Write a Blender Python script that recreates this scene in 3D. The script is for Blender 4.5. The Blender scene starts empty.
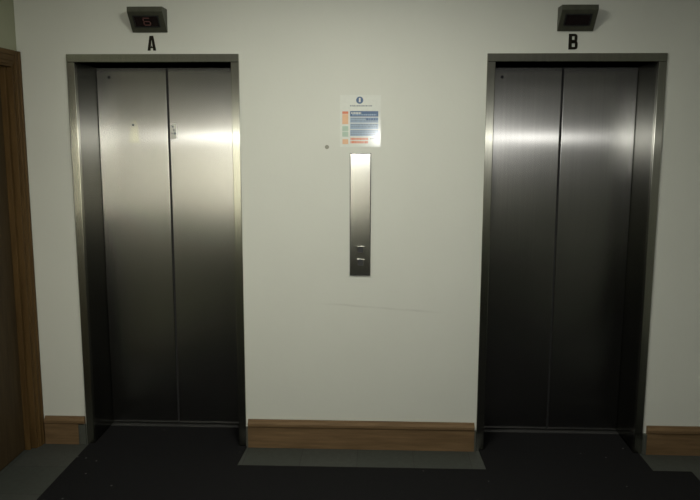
import bpy, bmesh, math, random
from mathutils import Vector, Matrix
random.seed(7)
S = bpy.context.scene
C = S.collection

# ------------------------------------------------------------------ helpers
def box(bm, x0, x1, y0, y1, z0, z1, mi=0, bev=0.0, seg=2):
    t = bmesh.new()
    r = bmesh.ops.create_cube(t, size=1.0)
    for v in t.verts:
        v.co = Vector(((x0 + x1) / 2 + v.co.x * (x1 - x0),
                       (y0 + y1) / 2 + v.co.y * (y1 - y0),
                       (z0 + z1) / 2 + v.co.z * (z1 - z0)))
    if bev > 0:
        bmesh.ops.bevel(t, geom=list(t.edges), offset=bev, segments=seg, profile=.6, affect='EDGES')
    for f in t.faces: f.material_index = mi
    merge(bm, t)

def merge(bm, t, M=None):
    if M is not None: bmesh.ops.transform(t, matrix=M, verts=list(t.verts))
    bmesh.ops.recalc_face_normals(t, faces=list(t.faces))
    me = bpy.data.meshes.new('tmp'); t.to_mesh(me); t.free()
    bm.from_mesh(me); bpy.data.meshes.remove(me)

def prism(bm, pts, axis, a, b, mi=0, bev=0.0):
    """closed 2D outline extruded along an axis ('x','y','z')"""
    t = bmesh.new()
    def mk(p, q):
        return {'x': (q, p[0], p[1]), 'y': (p[0], q, p[1]), 'z': (p[0], p[1], q)}[axis]
    lo = [t.verts.new(mk(p, a)) for p in pts]
    hi = [t.verts.new(mk(p, b)) for p in pts]
    n = len(pts)
    t.faces.new(lo); t.faces.new(list(reversed(hi)))
    for i in range(n):
        t.faces.new((lo[i], lo[(i + 1) % n], hi[(i + 1) % n], hi[i]))
    bmesh.ops.recalc_face_normals(t, faces=list(t.faces))
    if bev > 0:
        bmesh.ops.bevel(t, geom=list(t.edges), offset=bev, segments=2, profile=.6, affect='EDGES')
    for f in t.faces: f.material_index = mi
    merge(bm, t)

def disc(bm, cx, cz, r, y0, y1, mi=0, n=24):
    prism(bm, [(cx + r * math.cos(2 * math.pi * i / n), cz + r * math.sin(2 * math.pi * i / n)) for i in range(n)], 'y', y0, y1, mi)

def obj(name, bm, mats, parent=None, smooth=False):
    me = bpy.data.meshes.new(name)
    bm.to_mesh(me); bm.free()
    for m in (mats if isinstance(mats, (list, tuple)) else [mats]): me.materials.append(m)
    if smooth:
        for p in me.polygons: p.use_smooth = True
    o = bpy.data.objects.new(name, me); C.objects.link(o)
    if parent is not None:
        o.parent = parent
        M = Matrix.Identity(4); q = parent
        while q is not None:
            M = Matrix.Translation(q.location) @ M; q = q.parent
        o.data.transform(M.inverted())
    return o

def thing(name, label, cat, loc, group=None):
    o = bpy.data.objects.new(name, None); C.objects.link(o)
    o.location = loc; o.empty_display_size = .1
    o['label'] = label; o['category'] = cat
    if group: o['group'] = group
    return o

def tag(o, label, cat, group=None):
    o['label'] = label; o['category'] = cat
    if group: o['group'] = group
    return o

def struct(name, bm, mats, parent=None):
    o = obj(name, bm, mats, parent)
    o['kind'] = 'structure'
    return o

# ------------------------------------------------------------------ materials
def mat(name):
    m = bpy.data.materials.new(name); m.use_nodes = True
    nt = m.node_tree; nt.nodes.clear()
    out = nt.nodes.new('ShaderNodeOutputMaterial')
    b = nt.nodes.new('ShaderNodeBsdfPrincipled')
    nt.links.new(b.outputs[0], out.inputs[0])
    return m, nt, b, out

def nd(nt, t, **kw):
    n = nt.nodes.new(t)
    for k, v in kw.items(): setattr(n, k, v)
    return n

def noise(nt, scale, detail=3, rough=.5, stretch=(1, 1, 1), coord='Object'):
    tc = nd(nt, 'ShaderNodeTexCoord'); mp = nd(nt, 'ShaderNodeMapping')
    mp.inputs['Scale'].default_value = stretch
    nt.links.new(tc.outputs[coord], mp.inputs[0])
    n = nd(nt, 'ShaderNodeTexNoise')
    n.inputs['Scale'].default_value = scale; n.inputs['Detail'].default_value = detail
    n.inputs['Roughness'].default_value = rough
    nt.links.new(mp.outputs[0], n.inputs['Vector'])
    return n

def ramp(nt, src, stops):
    r = nd(nt, 'ShaderNodeValToRGB')
    els = r.color_ramp.elements
    els[0].position, els[0].color = stops[0][0], stops[0][1]
    els[1].position, els[1].color = stops[1][0], stops[1][1]
    for p, c in stops[2:]:
        e = els.new(p); e.color = c
    nt.links.new(src, r.inputs[0])
    return r

def c4(r, g, b): return (r, g, b, 1)

def plain(name, col, rough=.5, metal=0., spec=.5, var=.12, scale=30):
    m, nt, b, out = mat(name)
    n = noise(nt, scale)
    r = ramp(nt, n.outputs['Fac'], [(.3, c4(*[c * (1 - var) for c in col])), (.7, c4(*[min(1, c * (1 + var)) for c in col]))])
    nt.links.new(r.outputs[0], b.inputs['Base Color'])
    b.inputs['Roughness'].default_value = rough
    b.inputs['Metallic'].default_value = metal
    b.inputs['Specular IOR Level'].default_value = spec
    return m

def bump(nt, b, src, strength, dist):
    bp = nd(nt, 'ShaderNodeBump')
    bp.inputs['Strength'].default_value = strength; bp.inputs['Distance'].default_value = dist
    nt.links.new(src, bp.inputs['Height']); nt.links.new(bp.outputs[0], b.inputs['Normal'])

def wall_paint(name, col, stain=False):
    m, nt, b, out = mat(name)
    n = noise(nt, 1.3, 4, .6)
    r = ramp(nt, n.outputs['Fac'], [(.3, c4(*[c * .95 for c in col])), (.7, c4(*col))])
    last = r.outputs[0]
    if stain:
        # faint horizontal scuff line below the call plate
        tc = nd(nt, 'ShaderNodeTexCoord'); sx = nd(nt, 'ShaderNodeSeparateXYZ')
        nt.links.new(tc.outputs['Object'], sx.inputs[0])
        wob = noise(nt, 3.5, 2)
        def mth(op, a, bb=None, v=None, cl=False):
            k = nd(nt, 'ShaderNodeMath', operation=op); k.use_clamp = cl
            nt.links.new(a, k.inputs[0])
            if bb is not None: nt.links.new(bb, k.inputs[1])
            elif v is not None: k.inputs[1].default_value = v
            return k.outputs[0]
        w = mth('MULTIPLY', wob.outputs['Fac'], v=.03)
        z = mth('ADD', sx.outputs['Z'], w)
        sl = mth('MULTIPLY', sx.outputs['X'], v=.055)
        z = mth('ADD', z, sl)
        dz = mth('ABSOLUTE', mth('SUBTRACT', z, v=.826))
        line = mth('SUBTRACT', mth('MULTIPLY', dz, v=-120.), v=-1., cl=True)
        dx = mth('ABSOLUTE', mth('SUBTRACT', sx.outputs['X'], v=.06))
        win = mth('SUBTRACT', mth('MULTIPLY', dx, v=-6.), v=-2.2, cl=True)
        brk = noise(nt, 9, 2, .6)
        amt = mth('MULTIPLY', mth('MULTIPLY', line, win), brk.outputs['Fac'])
        amt = mth('MULTIPLY', amt, v=.32)
        mx = nd(nt, 'ShaderNodeMix', data_type='RGBA')
        nt.links.new(amt, mx.inputs[0]); nt.links.new(last, mx.inputs[6])
        mx.inputs[7].default_value = c4(.2, .19, .15)
        last = mx.outputs[2]
    nt.links.new(last, b.inputs['Base Color'])
    b.inputs['Roughness'].default_value = .6
    b.inputs['Specular IOR Level'].default_value = .3
    h = noise(nt, 45, 3)
    bump(nt, b, h.outputs['Fac'], .12, .004)
    return m

def steel(name, tint=(.44, .437, .42), core=.24, dirt=.16, a_wide=(.125, .03), a_core=(.11, .011), grooves=.21):
    """vertically brushed stainless: a worn broad brushed sheen plus a tight one broken up by vertical grooves"""
    m, nt, b, out = mat(name)
    g = nd(nt, 'ShaderNodeNewGeometry')
    cr = nd(nt, 'ShaderNodeVectorMath', operation='CROSS_PRODUCT')
    cr.inputs[1].default_value = (0, 0, 1)
    nt.links.new(g.outputs['Normal'], cr.inputs[0])
    st = noise(nt, 1.0, 3, .6, (110, 110, .8))          # vertical grain
    cl = noise(nt, 2.2, 4, .55, (1, 1, .7))             # cloudy wear
    mxn = nd(nt, 'ShaderNodeMath', operation='MULTIPLY_ADD')
    nt.links.new(st.outputs['Fac'], mxn.inputs[0]); mxn.inputs[1].default_value = .5
    ml = nd(nt, 'ShaderNodeMath', operation='MULTIPLY'); ml.inputs[1].default_value = .5
    nt.links.new(cl.outputs['Fac'], ml.inputs[0]); nt.links.new(ml.outputs[0], mxn.inputs[2])
    col = ramp(nt, mxn.outputs[0], [(.34, c4(*[t * (1 - dirt) for t in tint])), (.64, c4(*tint))])
    def lobe(n, ax, ay):
        nt.links.new(col.outputs[0], n.inputs['Base Color'])
        n.inputs['Metallic'].default_value = 1
        n.inputs['Roughness'].default_value = (ax * ay) ** .25
        n.inputs['Anisotropic'].default_value = min(1, (1 - ay / ax) / .9)
        nt.links.new(cr.outputs[0], n.inputs['Tangent'])
    lobe(b, *a_wide)
    def mixs(f, p, q):
        ms = nd(nt, 'ShaderNodeMixShader'); ms.inputs[0].default_value = f
        nt.links.new(p, ms.inputs[1]); nt.links.new(q, ms.inputs[2]); return ms.outputs[0]
    # the flanks of the vertical grooves lean to either side
    acc = None
    for k, lean in enumerate((0, -grooves, grooves)):
        b2 = nd(nt, 'ShaderNodeBsdfPrincipled'); lobe(b2, *a_core)
        tv = nd(nt, 'ShaderNodeVectorMath', operation='SCALE'); nt.links.new(cr.outputs[0], tv.inputs[0]); tv.inputs['Scale'].default_value = lean
        ad = nd(nt, 'ShaderNodeVectorMath', operation='ADD'); nt.links.new(g.outputs['Normal'], ad.inputs[0]); nt.links.new(tv.outputs[0], ad.inputs[1])
        nm = nd(nt, 'ShaderNodeVectorMath', operation='NORMALIZE'); nt.links.new(ad.outputs[0], nm.inputs[0])
        nt.links.new(nm.outputs[0], b2.inputs['Normal'])
        acc = b2.outputs[0] if acc is None else mixs(1 / (k + 1), acc, b2.outputs[0])
    nt.links.new(mixs(core, b.outputs[0], acc), out.inputs[0])
    return m

def wood(name, dark, light, axis='x', rough=.6):
    m, nt, b, out = mat(name)
    s = {'x': (1.2, 14, 14), 'y': (14, 1.2, 14), 'z': (14, 14, 1.2)}[axis]
    n = noise(nt, 3, 6, .6, s)
    r = ramp(nt, n.outputs['Fac'], [(.3, c4(*dark)), (.7, c4(*light))])
    nt.links.new(r.outputs[0], b.inputs['Base Color'])
    b.inputs['Roughness'].default_value = rough
    b.inputs['Specular IOR Level'].default_value = .18
    bump(nt, b, n.outputs['Fac'], .15, .002)
    return m

PAINT = wall_paint('cream_wall_paint', (.615, .628, .562), True)
PAINT2 = wall_paint('cream_wall_paint_plain', (.615, .628, .562))
CEIL = wall_paint('ceiling_paint', (.62, .62, .55))
STEEL = steel('brushed_steel_door')
STEEL_F = steel('brushed_steel_frame', (.43, .43, .37))
STEEL_R = steel('shaded_steel_reveal', (.17, .17, .145), .15)  # frame steel with the shade of the recess put into its tint
STEEL_P = steel('brushed_steel_plate', (.55, .55, .52), dirt=.12)
OAK = wood('oak_baseboard', (.10, .062, .028), (.175, .112, .056), 'x')
OAKV = wood('oak_casing', (.056, .031, .009), (.10, .058, .019), 'z')
OAKY = wood('oak_casing_head', (.056, .031, .009), (.10, .058, .019), 'y')
LEAF = wood('oak_door_leaf', (.034, .022, .010), (.058, .040, .018), 'z')
DARKST = plain('dark_sill_metal', (.05, .05, .048), .55, .6)
BLACKRUB = plain('black_rubber', (.012, .012, .012), .7)
BLACKP = plain('black_plastic', (.016, .017, .017), .35)
LETTER = plain('dark_brown_letter', (.014, .012, .007), .8, spec=.15)
DISP = plain('bronze_display_case', (.075, .078, .055), .5, .35)
LENS = plain('dark_red_display_lens', (.012, .008, .008), .25)
GREYPL = plain('grey_plinth', (.055, .06, .048), .7)
SHAFT = plain('shaft_dark', (.02, .02, .02), .9)

def tile_mat():
    m, nt, b, out = mat('grey_stone_tile')
    tc = nd(nt, 'ShaderNodeTexCoord'); mp = nd(nt, 'ShaderNodeMapping')
    mp.inputs['Location'].default_value = (.05, .0, 0)
    nt.links.new(tc.outputs['Object'], mp.inputs[0])
    br = nd(nt, 'ShaderNodeTexBrick'); br.offset = 0; br.squash = 1
    br.inputs['Scale'].default_value = 1; br.inputs['Mortar Size'].default_value = .0018
    br.inputs['Brick Width'].default_value = .305; br.inputs['Row Height'].default_value = .305
    br.inputs['Color1'].default_value = c4(.038, .044, .037); br.inputs['Color2'].default_value = c4(.048, .052, .045)
    br.inputs['Mortar'].default_value = c4(.02, .02, .019)
    nt.links.new(mp.outputs[0], br.inputs[0])
    n = noise(nt, 35, 5, .65)
    mx = nd(nt, 'ShaderNodeMix', data_type='RGBA', blend_type='MULTIPLY'); mx.inputs[0].default_value = .6
    r = ramp(nt, n.outputs['Fac'], [(.3, c4(.6, .6, .6)), (.7, c4(1.15, 1.15, 1.15))])
    nt.links.new(br.outputs[0], mx.inputs[6]); nt.links.new(r.outputs[0], mx.inputs[7])
    nt.links.new(mx.outputs[2], b.inputs['Base Color'])
    b.inputs['Roughness'].default_value = .6
    bump(nt, b, n.outputs['Fac'], .1, .002)
    return m
TILE = tile_mat()

def carpet_mat():
    m, nt, b, out = mat('black_carpet_pile')
    n = noise(nt, 260, 3, .7)
    k = noise(nt, 60, 2, .5)
    r = ramp(nt, n.outputs['Fac'], [(.35, c4(.004, .004, .0045)), (.72, c4(.018, .018, .0185)), (.85, c4(.03, .03, .03))])
    # stray pale lint
    tc = nd(nt, 'ShaderNodeTexCoord'); vo = nd(nt, 'ShaderNodeTexVoronoi'); vo.inputs['Scale'].default_value = 16
    nt.links.new(tc.outputs['Object'], vo.inputs['Vector'])
    sp = nd(nt, 'ShaderNodeSeparateColor'); nt.links.new(vo.outputs['Color'], sp.inputs[0])
    lt = nd(nt, 'ShaderNodeMath', operation='LESS_THAN'); nt.links.new(vo.outputs['Distance'], lt.inputs[0]); lt.inputs[1].default_value = .085
    gt = nd(nt, 'ShaderNodeMath', operation='GREATER_THAN'); nt.links.new(sp.outputs[0], gt.inputs[0]); gt.inputs[1].default_value = .78
    mu = nd(nt, 'ShaderNodeMath', operation='MULTIPLY'); nt.links.new(lt.outputs[0], mu.inputs[0]); nt.links.new(gt.outputs[0], mu.inputs[1])
    mx = nd(nt, 'ShaderNodeMix', data_type='RGBA'); nt.links.new(mu.outputs[0], mx.inputs[0]); nt.links.new(r.outputs[0], mx.inputs[6]); mx.inputs[7].default_value = c4(.10, .10, .095)
    nt.links.new(mx.outputs[2], b.inputs['Base Color'])
    b.inputs['Roughness'].default_value = .95
    b.inputs['Specular IOR Level'].default_value = .1
    bump(nt, b, n.outputs['Fac'], .8, .006)
    return m
CARPET = carpet_mat()

def paper_mat(name, col, var=.06):
    m, nt, b, out = mat(name)
    n = noise(nt, 60, 3)
    r = ramp(nt, n.outputs['Fac'], [(.3, c4(*[c * (1 - var) for c in col])), (.7, c4(*col))])
    nt.links.new(r.outputs[0], b.inputs['Base Color'])
    b.inputs['Roughness'].default_value = .5
    b.inputs['Specular IOR Level'].default_value = .25
    b.inputs['Coat Weight'].default_value = .16
    b.inputs['Coat Roughness'].default_value = .12
    w = noise(nt, 14, 2, .5)
    bump(nt, b, w.outputs['Fac'], .35, .006)
    return m
P_WHITE = paper_mat('laminated_paper', (.66, .68, .62))
P_NAVY = paper_mat('print_navy', (.08, .14, .25))
P_BLUE = paper_mat('print_pale_blue', (.30, .40, .52))
P_GREY = paper_mat('print_grey', (.20, .23, .25))
P_ORANGE = paper_mat('print_pale_orange', (.72, .46, .28))
P_RED = paper_mat('print_red_orange', (.66, .22, .12))
P_GREEN = paper_mat('print_pale_green', (.42, .54, .44))

# ------------------------------------------------------------------ dimensions (m), lift wall is the plane y = 0
H = 2.15; HB = 2.108; E_ = .042; D_ = .29
XA, XB, W = -1.585, .606, .9086
XL, XR, YB, ZC = -1.85, 2.75, -7.2, 2.72
WT = .42
YBK = WT

# ------------------------------------------------------------------ room shell
bm = bmesh.new()
xs = [XL - .2, XA, XA + W, XB, XB + W, XR + .2]
for i in (0, 2, 4):
    box(bm, xs[i], xs[i + 1], 0, WT, 0, ZC)
for i in (1, 3):
    box(bm, xs[i], xs[i + 1], 0, WT, H, ZC)
struct('wall_back', bm, PAINT)
bm = bmesh.new(); box(bm, XL - .2, XR + .2, WT + .002, WT + .1, 0, ZC); struct('wall_shaft', bm, SHAFT)

# left wall with a door opening near the corner
DY1, DY0, DH = -.071, -1.01, 2.092          # opening from y=DY0 to DY1
bm = bmesh.new()
box(bm, XL - .2, XL, DY1, 0, 0, ZC); box(bm, XL - .2, XL, YB, DY0, 0, ZC); box(bm, XL - .2, XL, DY0, DY1, DH, ZC)
struct('wall_left', bm, wall_paint('left_wall_paint', (.34, .355, .25)))  # darker and greener tone than the other walls
bm = bmesh.new(); box(bm, XR, XR + .2, YB, 0, 0, ZC); struct('wall_right', bm, PAINT2)
bm = bmesh.new(); box(bm, XL - .2, XR + .2, YB - .2, YB, 0, ZC); struct('wall_front', bm, PAINT2)
bm = bmesh.new(); box(bm, XL - .2, XR + .2, YB - .2, WT + .1, -.1, 0); struct('floor', bm, TILE)
bm = bmesh.new(); box(bm, XL - .2, XR + .2, YB - .2, WT + .1, ZC, ZC + .1); struct('ceiling', bm, CEIL)

# wooden door in the left wall: casing, lining and leaf
dr = bpy.data.objects.new('door_1', None); C.objects.link(dr); dr.location = (XL, -.55, 0); dr['kind'] = 'structure'
def casing_profile(y_out, y_in):             # (x, y) outline of a moulded casing board
    s = 1 if y_out > y_in else -1
    w = abs(y_out - y_in); X = XL
    P = [(X + .0005, y_out), (X + .022, y_out), (X + .024, y_out - s * .006), (X + .024, y_out - s * w * .30),
         (X + .019, y_out - s * w * .36), (X + .019, y_out - s * w * .72), (X + .014, y_out - s * w * .80), (X + .012, y_in), (X + .0005, y_in)]
    return P
CW = .064
bm = bmesh.new(); prism(bm, casing_profile(-.004, -.004 - CW), 'z', 0.001, 2.162); obj('door_casing', bm, OAKV, dr)
bm = bmesh.new(); prism(bm, casing_profile(DY0 - CW, DY0), 'z', 0.001, 2.162); obj('door_casing', bm, OAKV, dr)
bm = bmesh.new()
P = [(XL + .0005, 2.162), (XL + .022, 2.162), (XL + .024, 2.156), (XL + .024, 2.139), (XL + .019, 2.134), (XL + .019, 2.112), (XL + .014, 2.105), (XL + .012, DH), (XL + .0005, DH)]
prism(bm, [(p[0], p[1]) for p in P], 'y', DY0 + .001, -.069)
obj('door_casing_head', bm, OAKY, dr)
bm = bmesh.new()
box(bm, XL - .17, XL + .010, DY1 - .012, DY1 - .0005, .001, DH - .001, bev=.002)
box(bm, XL - .17, XL + .010, DY0 + .0005, DY0 + .012, .001, DH - .001, bev=.002)
box(bm, XL - .17, XL + .010, DY0 + .0125, DY1 - .0125, DH - .013, DH - .001, bev=.002)
box(bm, XL - .17, XL - .018, DY1 - .036, DY1 - .0125, .001, DH - .0135, bev=.002)      # stop
box(bm, XL - .17, XL - .018, DY0 + .0125, DY0 + .036, .001, DH - .0135, bev=.002)
obj('door_lining', bm, OAKV, dr)
bm = bmesh.new()
box(bm, XL - .085, XL - .045, DY0 + .037, DY1 - .037, .006, DH - .016, bev=.003)
obj('door_leaf', bm, LEAF, dr)

# baseboards: tall oak board with a moulded top
def board_profile(h=.162, t=.021):
    return [(-.0005, .001), (-t, .001), (-t, h - .040), (-t - .006, h - .034), (-t - .006, h - .020), (-t - .001, h - .014), (-t + .006, h - .010), (-t + .010, h), (-.0005, h)]
def baseboard(name, x0, x1, plinth=None, cap=None):
    bm = bmesh.new(); prism(bm, board_profile(), 'x', x0, x1)
    if cap: prism(bm, [(y, z) for y, z in [(-.0005, .1185)] + board_profile()[2:]], 'x', x1 + .0003, cap)
    o = struct(name, bm, OAK)
    if plinth:
        for a, b in plinth:
            p = bmesh.new(); box(p, a, b, -.02, -.0005, .001, .118, bev=.002)
            obj('plinth_block', p, GREYPL, o)
    return o
baseboard('baseboard_left', XL + .030, XA - .042, [(XA - .0415, XA - .003)], XA - .006)
baseboard('baseboard_center', XA + W + .012, XB - .012, [(XA + W + .001, XA + W + .0115), (XB - .0115, XB - .001)])
baseboard('baseboard_right', XB + W + .020, XR - .002, [(XB + W + .001, XB + W + .0195)])

# ------------------------------------------------------------------ black carpet with cut-outs
bm = bmesh.new()
G = .003
out = [(1.695, YB + .03), (1.695, -.232), (1.498, -.232), (1.498, -.013), (XB + W - E_ - G, -.013), (XB + W - E_ - G, D_ - .047), (XB + E_ + G, D_ - .047),
       (XB + E_ + G, -.013), (.622, -.013), (.632, -.252), (-.684, -.258), (-.672, -.013), (XA + W - E_ - G, -.013), (XA + W - E_ - G, D_ - .047),
       (XA + E_ + G, D_ - .047), (XA + E_ + G, -.013), (-1.570, -.013), (-1.570, YB + .03)]
prism(bm, out, 'z', .0008, .008, bev=.002)
o = obj('carpet', bm, CARPET)
tag(o, 'black carpet covering the floor and running into both lift doorways', 'carpet')

# ------------------------------------------------------------------ lift entrances
def elevator(x0, seam, label, sticker):
    x1 = x0 + W
    e = thing('elevator_entrance', label, 'elevator', (x0 + W / 2, 0, 0))
    fr = bmesh.new()
    yf = -.010
    def jamb(a, b):
        t = bmesh.new(); box(t, a, b, yf, .022, .001, HB - .0004, bev=.0025, seg=2); return t
    # wrap-round steel frame: two jambs and a head, each a folded sheet
    obj('frame_jamb', jamb(x0 + .0006, x0 + E_), STEEL_F, e)
    obj('frame_jamb', jamb(x1 - E_, x1 - .0006), STEEL_F, e)
    for p0, p1 in ((x0 + .0006, x0 + E_ - .0004), (x1 - E_ + .0004, x1 - .0006)):  # inner side of each jamb, split off so its colour carries the shade
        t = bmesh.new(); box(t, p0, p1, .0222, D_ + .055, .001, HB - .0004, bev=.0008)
        obj('shaded_reveal', t, STEEL_R, e)['label'] = 'steel frame reveal, tinted dark for the shade in the recess'
    t = bmesh.new(); box(t, x0 + .0006, x1 - .0006, yf - .002, D_ + .055, HB, H - .0006, bev=.0025, seg=2)
    obj('frame_head', t, STEEL_F, e)
    fr.free()
    a, b = x0 + E_ + .001, x1 - E_ - .001
    # sill with tracks at the foot of the panels
    t = bmesh.new()
    box(t, a, b, D_ - .043, D_ - .012, .001, .0095, bev=.001)
    box(t, a, b, D_ - .006, D_ + .055, .001, .008)
    box(t, a, b, D_ - .0118, D_ - .0062, .001, .004)
    obj('sill', t, DARKST, e)
    panels = []
    for p0, p1, side in ((a, seam - .005, 0), (seam + .005, b, 1)):
        t = bmesh.new(); box(t, p0, p1, D_, D_ + .032, .0125, HB - .003, bev=.0035, seg=3)
        panels.append(obj('door_panel', t, STEEL, e))
    t = bmesh.new(); box(t, seam - .0046, seam + .0046, D_ + .006, D_ + .03, .0125, HB - .003)
    box(t, seam - .011, seam + .011, D_ + .0325, D_ + .045, .0125, HB - .003)
    obj('door_seal', t, BLACKRUB, e)
    # release keyhole, high on the left panel
    kx = a + .083 if sticker is None else a + .073
    t = bmesh.new(); disc(t, kx, 2.053, .0085, D_ - .0015, D_ - .0002, 0, 20); disc(t, kx, 2.053, .0045, D_ - .0022, D_ - .0014, 1, 14)
    k = obj('keyhole', t, [BLACKP, BLACKRUB], panels[0])
    k['label'] = 'small dark round keyhole'
    if sticker is not None:
        t = bmesh.new()
        prism(t, [(-1.134, 1.71), (-1.096, 1.712), (-1.098, 1.795), (-1.128, 1.79)], 'y', D_ - .0012, D_ - .0002, 0)
        for (cx, cz, w, h) in ((-1.116, 1.779, .010, .010), (-1.110, 1.760, .006, .014), (-1.105, 1.741, .010, .013), (-1.121, 1.741, .008, .004)):
            box(t, cx - w / 2, cx + w / 2, D_ - .0016, D_ - .0011, cz - h / 2, cz + h / 2, 1)
        k = obj('sticker', t, [sticker, P_GREY], panels[1]); k['label'] = 'torn whitish sticker with grey marks'
        t = bmesh.new()
        prism(t, [(-1.372, 1.69), (-1.31, 1.688), (-1.318, 1.79), (-1.333, 1.825), (-1.352, 1.80)], 'y', D_ - .0007, D_ - .0002, 0)
        disc(t, -1.343, 1.788, .007, D_ - .0012, D_ - .0006, 1, 12)
        k = obj('sticker_residue', t, [RESID, P_GREY], panels[0]); k['label'] = 'faint pale patch of sticker residue'
    return e
RESID = steel('worn_steel_patch', (.52, .52, .44), .15, .1)
STK = plain('worn_white_sticker', (.80, .80, .72), .5)
elevator(XA, -1.140, 'steel lift doors under the letter A, with a small sticker on the right panel', STK)
elevator(XB, 1.064, 'steel lift doors under the letter B, with plain unmarked panels', None)

# ------------------------------------------------------------------ letters above the doors
def letter_A(cx, z0, z1, w):
    bm = bmesh.new(); s = w * .33; hw = w / 2; h = z1 - z0
    zi = z1 - h * .30
    pts = [(cx - hw, z0), (cx - hw + s * .95, z0), (cx - hw + s * 1.22, z0 + h * .2), (cx + hw - s * 1.22, z0 + h * .2), (cx + hw - s * .95, z0), (cx + hw, z0), (cx + s * .66, z1), (cx - s * .66, z1)]
    # with a triangular counter: build as left leg, right leg, bar
    prism(bm, [(cx - hw, z0), (cx - hw + s, z0), (cx, zi + h * .06), (cx, z1), (cx - s * .66, z1)], 'y', -.0035, -.0004)
    prism(bm, [(cx + hw - s, z0), (cx + hw, z0), (cx + s * .66, z1), (cx, z1), (cx, zi + h * .06)], 'y', -.0035, -.0004)
    prism(bm, [(cx - hw + s * 1.1, z0 + h * .17), (cx + hw - s * 1.1, z0 + h * .17), (cx + hw - s * 1.5, z0 + h * .34), (cx - hw + s * 1.5, z0 + h * .34)], 'y', -.0034, -.0004)
    return bm
def letter_B(cx, z0, z1, w):
    bm = bmesh.new(); hw = w / 2; h = z1 - z0; s = w * .36; y0, y1 = -.0035, -.0004
    box(bm, cx - hw, cx - hw + s, y0, y1, z0, z1)
    for (a, b, k) in ((z0, z0 + h * .55, 1.), (z0 + h * .45, z1, .94)):
        m = (a + b) / 2; xr = cx - hw + w * k; st = h * .165; c = (b - a) * .28
        o_ = [(cx - hw + s, b), (xr - c, b), (xr - c * .3, b - c * .3), (xr, b - c), (xr, a + c), (xr - c * .3, a + c * .3), (xr - c, a), (cx - hw + s, a)]
        i_ = [(cx - hw + s, b - st), (xr - c - s * .15, b - st), (xr - s * .85, b - st - c * .3), (xr - s * .85, b - st - c * .5), (xr - s * .85, a + st + c * .5), (xr - s * .85, a + st + c * .3), (xr - c - s * .15, a + st), (cx - hw + s, a + st)]
        for i in range(7):
            prism(bm, [o_[i], o_[i + 1], i_[i + 1], i_[i]], 'y', y0, y1)
    return bm
tag(obj('sign_letter', letter_A(-1.1315, 2.167, 2.242, .045), LETTER), 'dark capital letter A fixed to the wall above a lift', 'letter')
tag(obj('sign_letter', letter_B(1.0385, 2.168, 2.246, .046), LETTER), 'dark capital letter B fixed to the wall above a lift', 'letter')

# ------------------------------------------------------------------ wedge-shaped floor indicators
def indicator(x0, x1, label, lit):
    zb, zt = 2.258, 2.374
    t = thing('floor_indicator', label, 'floor indicator', ((x0 + x1) / 2, 0, zb))
    yt = -.092                                           # top front edge reaches out furthest
    bm = bmesh.new()
    prism(bm, [(-.0005, zt), (yt, zt), (yt - .002, zt - .024), (-.012, zb), (-.0005, zb)], 'x', x0, x1, bev=.002)
    obj('housing', bm, DISP, t)
    # sloping face frame
    A = Vector((0, yt - .002, zt - .024)); B = Vector((0, -.012, zb)); d = (B - A); L = d.length; d.normalize()
    n = Vector((0, d.z, -d.y))
    if n.y > 0: n = -n
    cx = (x0 + x1) / 2; w = x1 - x0
    M = Matrix((( 1, 0, 0, cx), (0, d.y, n.y, A.y), (0, d.z, n.z, A.z), (0, 0, 0, 1)))
    def slab(bm, u0, u1, v0, v1, h0, h1, mi=0, bev=0):
        q = bmesh.new(); box(q, u0, u1, v0, v1, h0, h1, mi, bev); merge(bm, q, M)
    bm = bmesh.new()
    sl = L * .24; sh = L * .70
    slab(bm, -w * .34, w * .32, sl, sh, .0003, .0022, 0, .0008)
    lens = obj('display_lens', bm, LENS, t)
    bm = bmesh.new()
    slab(bm, -w * .38, w * .36, sl - .006, sl - .0003, .0003, .004, 0, .001); slab(bm, -w * .38, w * .36, sh + .0003, sh + .006, .0003, .004, 0, .001)
    slab(bm, -w * .38, -w * .3405, sl - .0002, sh + .0002, .0003, .004, 0, .001); slab(bm, w * .3205, w * .36, sl - .0002, sh + .0002, .0003, .004, 0, .001)
    obj('display_bezel', bm, BLACKP, t)
    if lit:
        bm = bmesh.new()
        c0 = -.0; hw = .019; th = .0055; v = [sl + .008, (sl + sh) / 2, sh - .008]
        for k, vv in enumerate(v): slab(bm, c0 - hw + .004, c0 + hw - .004, vv - th / 2, vv + th / 2, .0023, .003)
        slab(bm, c0 - hw, c0 - hw + th, v[0] + .003, v[1] - .003, .0023, .003)
        slab(bm, c0 - hw, c0 - hw + th, v[1] + .003, v[2] - .003, .0023, .003)
        slab(bm, c0 + hw - th, c0 + hw, v[1] + .003, v[2] - .003, .0023, .003)
        o = obj('digit', bm, DIGIT, lens); o['label'] = 'dim red lit digit'
m, nt, b, out_ = mat('dim_red_led')
b.inputs['Base Color'].default_value = c4(.05, .025, .022)
b.inputs['Emission Color'].default_value = c4(1, .36, .30); b.inputs['Emission Strength'].default_value = .018
DIGIT = m
indicator(-1.226, -1.045, 'dark wedge-shaped floor indicator with a dim red digit, above letter A', True)
indicator(.954, 1.134, 'dark wedge-shaped floor indicator with a blank display, above letter B', False)

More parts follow.
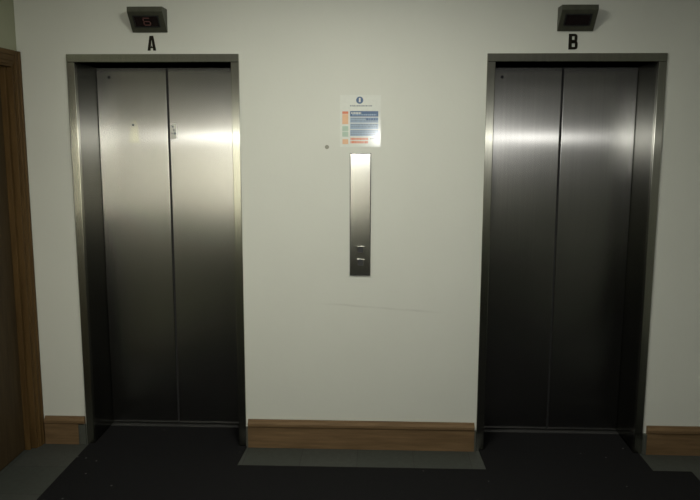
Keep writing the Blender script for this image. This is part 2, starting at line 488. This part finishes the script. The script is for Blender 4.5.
# ------------------------------------------------------------------ call plate
def pt(u, v, z=None): pass
cp = thing('call_panel', 'tall narrow steel call plate with two buttons, on the wall below the notice', 'call panel', (-.042, 0, .99))
bm = bmesh.new(); box(bm, -.095, .011, -.012, -.0005, .990, 1.636, bev=.002); obj('faceplate', bm, STEEL_P, cp)
bm = bmesh.new()
for (a, b, c, d) in ((-.098, .014, 1.6364, 1.640), (-.098, .014, .986, .9896), (-.098, -.0954, .9898, 1.6362), (.0114, .014, .9898, 1.6362)):
    box(bm, a, b, -.0085, -.0005, c, d)
obj('panel_frame', bm, BLACKP, cp)
def button(cz, label):
    bm = bmesh.new(); q = .020
    for (a, b, c, d) in ((-q, q, q - .005, q), (-q, q, -q, -q + .005), (-q, -q + .005, -q + .005, q - .005), (q - .005, q, -q + .005, q - .005)):
        box(bm, -.040 + a, -.040 + b, -.0165, -.0122, cz + c, cz + d, bev=.001)
    o = obj('call_button', bm, STEEL_P, cp)
    bm = bmesh.new(); box(bm, -.040 - q + .0053, -.040 + q - .0053, -.015, -.0122, cz - q + .0053, cz + q - .0053, bev=.0012)
    obj('button_face', bm, BLACKP, o)
button(1.127, ''); button(1.057, '')

# ------------------------------------------------------------------ laminated notice
NW, NZ = (-.150, .063), (1.672, 1.941)
def px(u, v): return (-.150 + (u - 340) / 40.5 * .213, 1.941 - (v - 95) / 52 * .269)
bm = bmesh.new(); box(bm, NW[0], NW[1], -.0022, -.0006, NZ[0], NZ[1], 0)
def block(u0, u1, v0, v1, mi):
    a, b = px(u0, v0), px(u1, v1); box(bm, a[0], b[0], -.0026, -.0021, b[1], a[1], mi)
def dashes(u0, u1, v, h, mi, lo=.5, hi=2.2, gap=.45, y=-.0029):
    u = u0
    while u < u1:
        l = min(random.uniform(lo, hi), u1 - u)
        a, b = px(u, v), px(u + l, v + h); box(bm, a[0], b[0], y, -.0024 if y < -.0027 else -.0021, b[1], a[1], mi); u += l + gap
c = px(359.5, 100.2)
disc(bm, c[0], c[1], .0185, -.0026, -.0021, 1, 32)
box(bm, c[0] - .0045, c[0] + .0045, -.0030, -.0025, c[1] - .010, c[1] + .012, 0)
dashes(350, 372, 105.2, 1.2, 3, .7, 2.4, .5, -.0026)
block(342.2, 348.2, 111.3, 113.8, 5); block(342.2, 348.2, 114.1, 124, 4); block(342.2, 348.2, 126, 131, 6); block(342.2, 348.2, 131.6, 136.5, 6); block(342.4, 348.2, 139, 144, 4)
block(350, 378, 111, 116.5, 1); block(350, 378, 117.2, 122.6, 2); block(350, 378, 123.4, 129, 2); block(350, 378, 129.6, 135.8, 2)
dashes(351, 361, 112.2, 1.5, 0, .8, 2.0); dashes(352, 376, 113.9, 1.4, 2, .8, 2.4)
dashes(351, 366, 118, 1.0, 3); dashes(366, 377.5, 118, 2.0, 1, 1, 3); dashes(351, 377, 120.3, .9, 3)
for v in (124.1, 126.2): dashes(351, 377, v, .9, 3, .6, 2.6, .6)
for v in (130.3, 132.2, 134.1): dashes(351, 376, v, .8, 3, .6, 2.6, .7)
dashes(350.5, 368, 137.6, 2.2, 5, .9, 2.4, .35, -.0026); dashes(350.5, 368, 140.8, 2.4, 5, .9, 2.4, .35, -.0026); dashes(370, 377, 138, 1, 3, .6, 1.6, .5, -.0026)
o = obj('notice', bm, [P_WHITE, P_NAVY, P_BLUE, P_GREY, P_ORANGE, P_RED, P_GREEN])
tag(o, 'laminated safety notice with blue and orange print, stuck above the call plate', 'notice')

# small filled hole in the wall beside the notice
bm = bmesh.new(); disc(bm, -.219, 1.672, .011, -.003, -.0005, 0, 20)
tag(obj('wall_plug', bm, plain('grey_plug', (.24, .24, .19), .6)), 'small round grey plug in the wall left of the notice', 'plug')

# ------------------------------------------------------------------ light the place has
def light(name, kind, loc, energy, col, **kw):
    l = bpy.data.lights.new(name, kind); l.energy = energy; l.color = col
    for k, v in kw.items(): setattr(l, k, v)
    o = bpy.data.objects.new(name, l); C.objects.link(o); o.location = loc
    return o
def aim(o, p):
    o.rotation_euler = (Vector(p) - o.location).to_track_quat('-Z', 'Y').to_euler()

CAM = (.0563, -3.9516, 1.7404)
fl = light('camera_flash', 'SPOT', (CAM[0] - .01, CAM[1] + .02, CAM[2] - .035), 85, (1, .99, .95), spot_size=1.946, spot_blend=1.0, shadow_soft_size=.02)
aim(fl, (.12, 0, .60))
# flush ceiling lamp in front of the lifts
LX, LY = -.12, -1.54
ct = thing('ceiling_light', 'square flush ceiling lamp with white rim in front of the lifts', 'ceiling light', (LX, LY, ZC - .06))
bm = bmesh.new()
for (a, b, c, d) in ((-.34, .34, .31, .34), (-.34, .34, -.34, -.31), (-.34, -.31, -.31, .31), (.31, .34, -.31, .31)):
    box(bm, LX + a, LX + b, LY + c, LY + d, ZC - .06, ZC - .0005, bev=.004)
box(bm, LX - .309, LX + .309, LY - .309, LY + .309, ZC - .02, ZC - .0008)
obj('lamp_rim', bm, plain('white_lamp_rim', (.7, .7, .68), .4), ct)
m, nt, b, out_ = mat('lit_lamp_diffuser')
b.inputs['Base Color'].default_value = c4(.8, .8, .75)
b.inputs['Emission Color'].default_value = c4(1, .985, .88); b.inputs['Emission Strength'].default_value = 40 / (math.pi * .36)
bm = bmesh.new(); box(bm, LX - .3, LX + .3, LY - .3, LY + .3, ZC - .05, ZC - .045)
obj('lamp_diffuser', bm, m, ct)

# lit window in the far wall behind the photographer; its glow is what the steel mirrors
WX, WZ0, WZ1, WW = -1.18, .55, 1.85, .85
lamp = light('window_daylight', 'AREA', (WX, YB + .03, (WZ0 + WZ1) / 2), 2.3, (1, .95, .76), shape='RECTANGLE', size=WW, size_y=WZ1 - WZ0, spread=math.radians(36))
lamp.rotation_euler = (math.pi / 2, 0, math.radians(2))
bm = bmesh.new()
for (a, b, c, d) in ((-.06, 0, -.06, WZ1 - WZ0 + .06), (WW, WW + .06, -.06, WZ1 - WZ0 + .06), (0, WW, -.06, 0), (0, WW, WZ1 - WZ0, WZ1 - WZ0 + .06)):
    box(bm, WX - WW / 2 + a, WX - WW / 2 + b, YB + .0005, YB + .05, WZ0 + c, WZ0 + d, bev=.004)
struct('window_1', bm, OAKV)

w = bpy.data.worlds.new('world'); S.world = w; w.use_nodes = True
w.node_tree.nodes['Background'].inputs[0].default_value = c4(.5, .52, .45)
w.node_tree.nodes['Background'].inputs[1].default_value = .05

# ------------------------------------------------------------------ camera
cam = bpy.data.cameras.new('camera'); co = bpy.data.objects.new('camera', cam); C.objects.link(co)
cam.sensor_fit = 'HORIZONTAL'; cam.sensor_width = 36; cam.lens = 744.507 / 700 * 36
pitch, roll, yaw = -.15465, .00214, -.03864
co.matrix_world = Matrix.Translation(CAM) @ Matrix.Rotation(-yaw, 4, 'Z') @ Matrix.Rotation(math.pi / 2 + pitch, 4, 'X') @ Matrix.Rotation(roll, 4, 'Z')
S.camera = co
S.view_settings.view_transform = 'Standard'; S.view_settings.look = 'None'
S.view_settings.exposure = 0; S.view_settings.gamma = 1; S.view_settings.use_curve_mapping = False
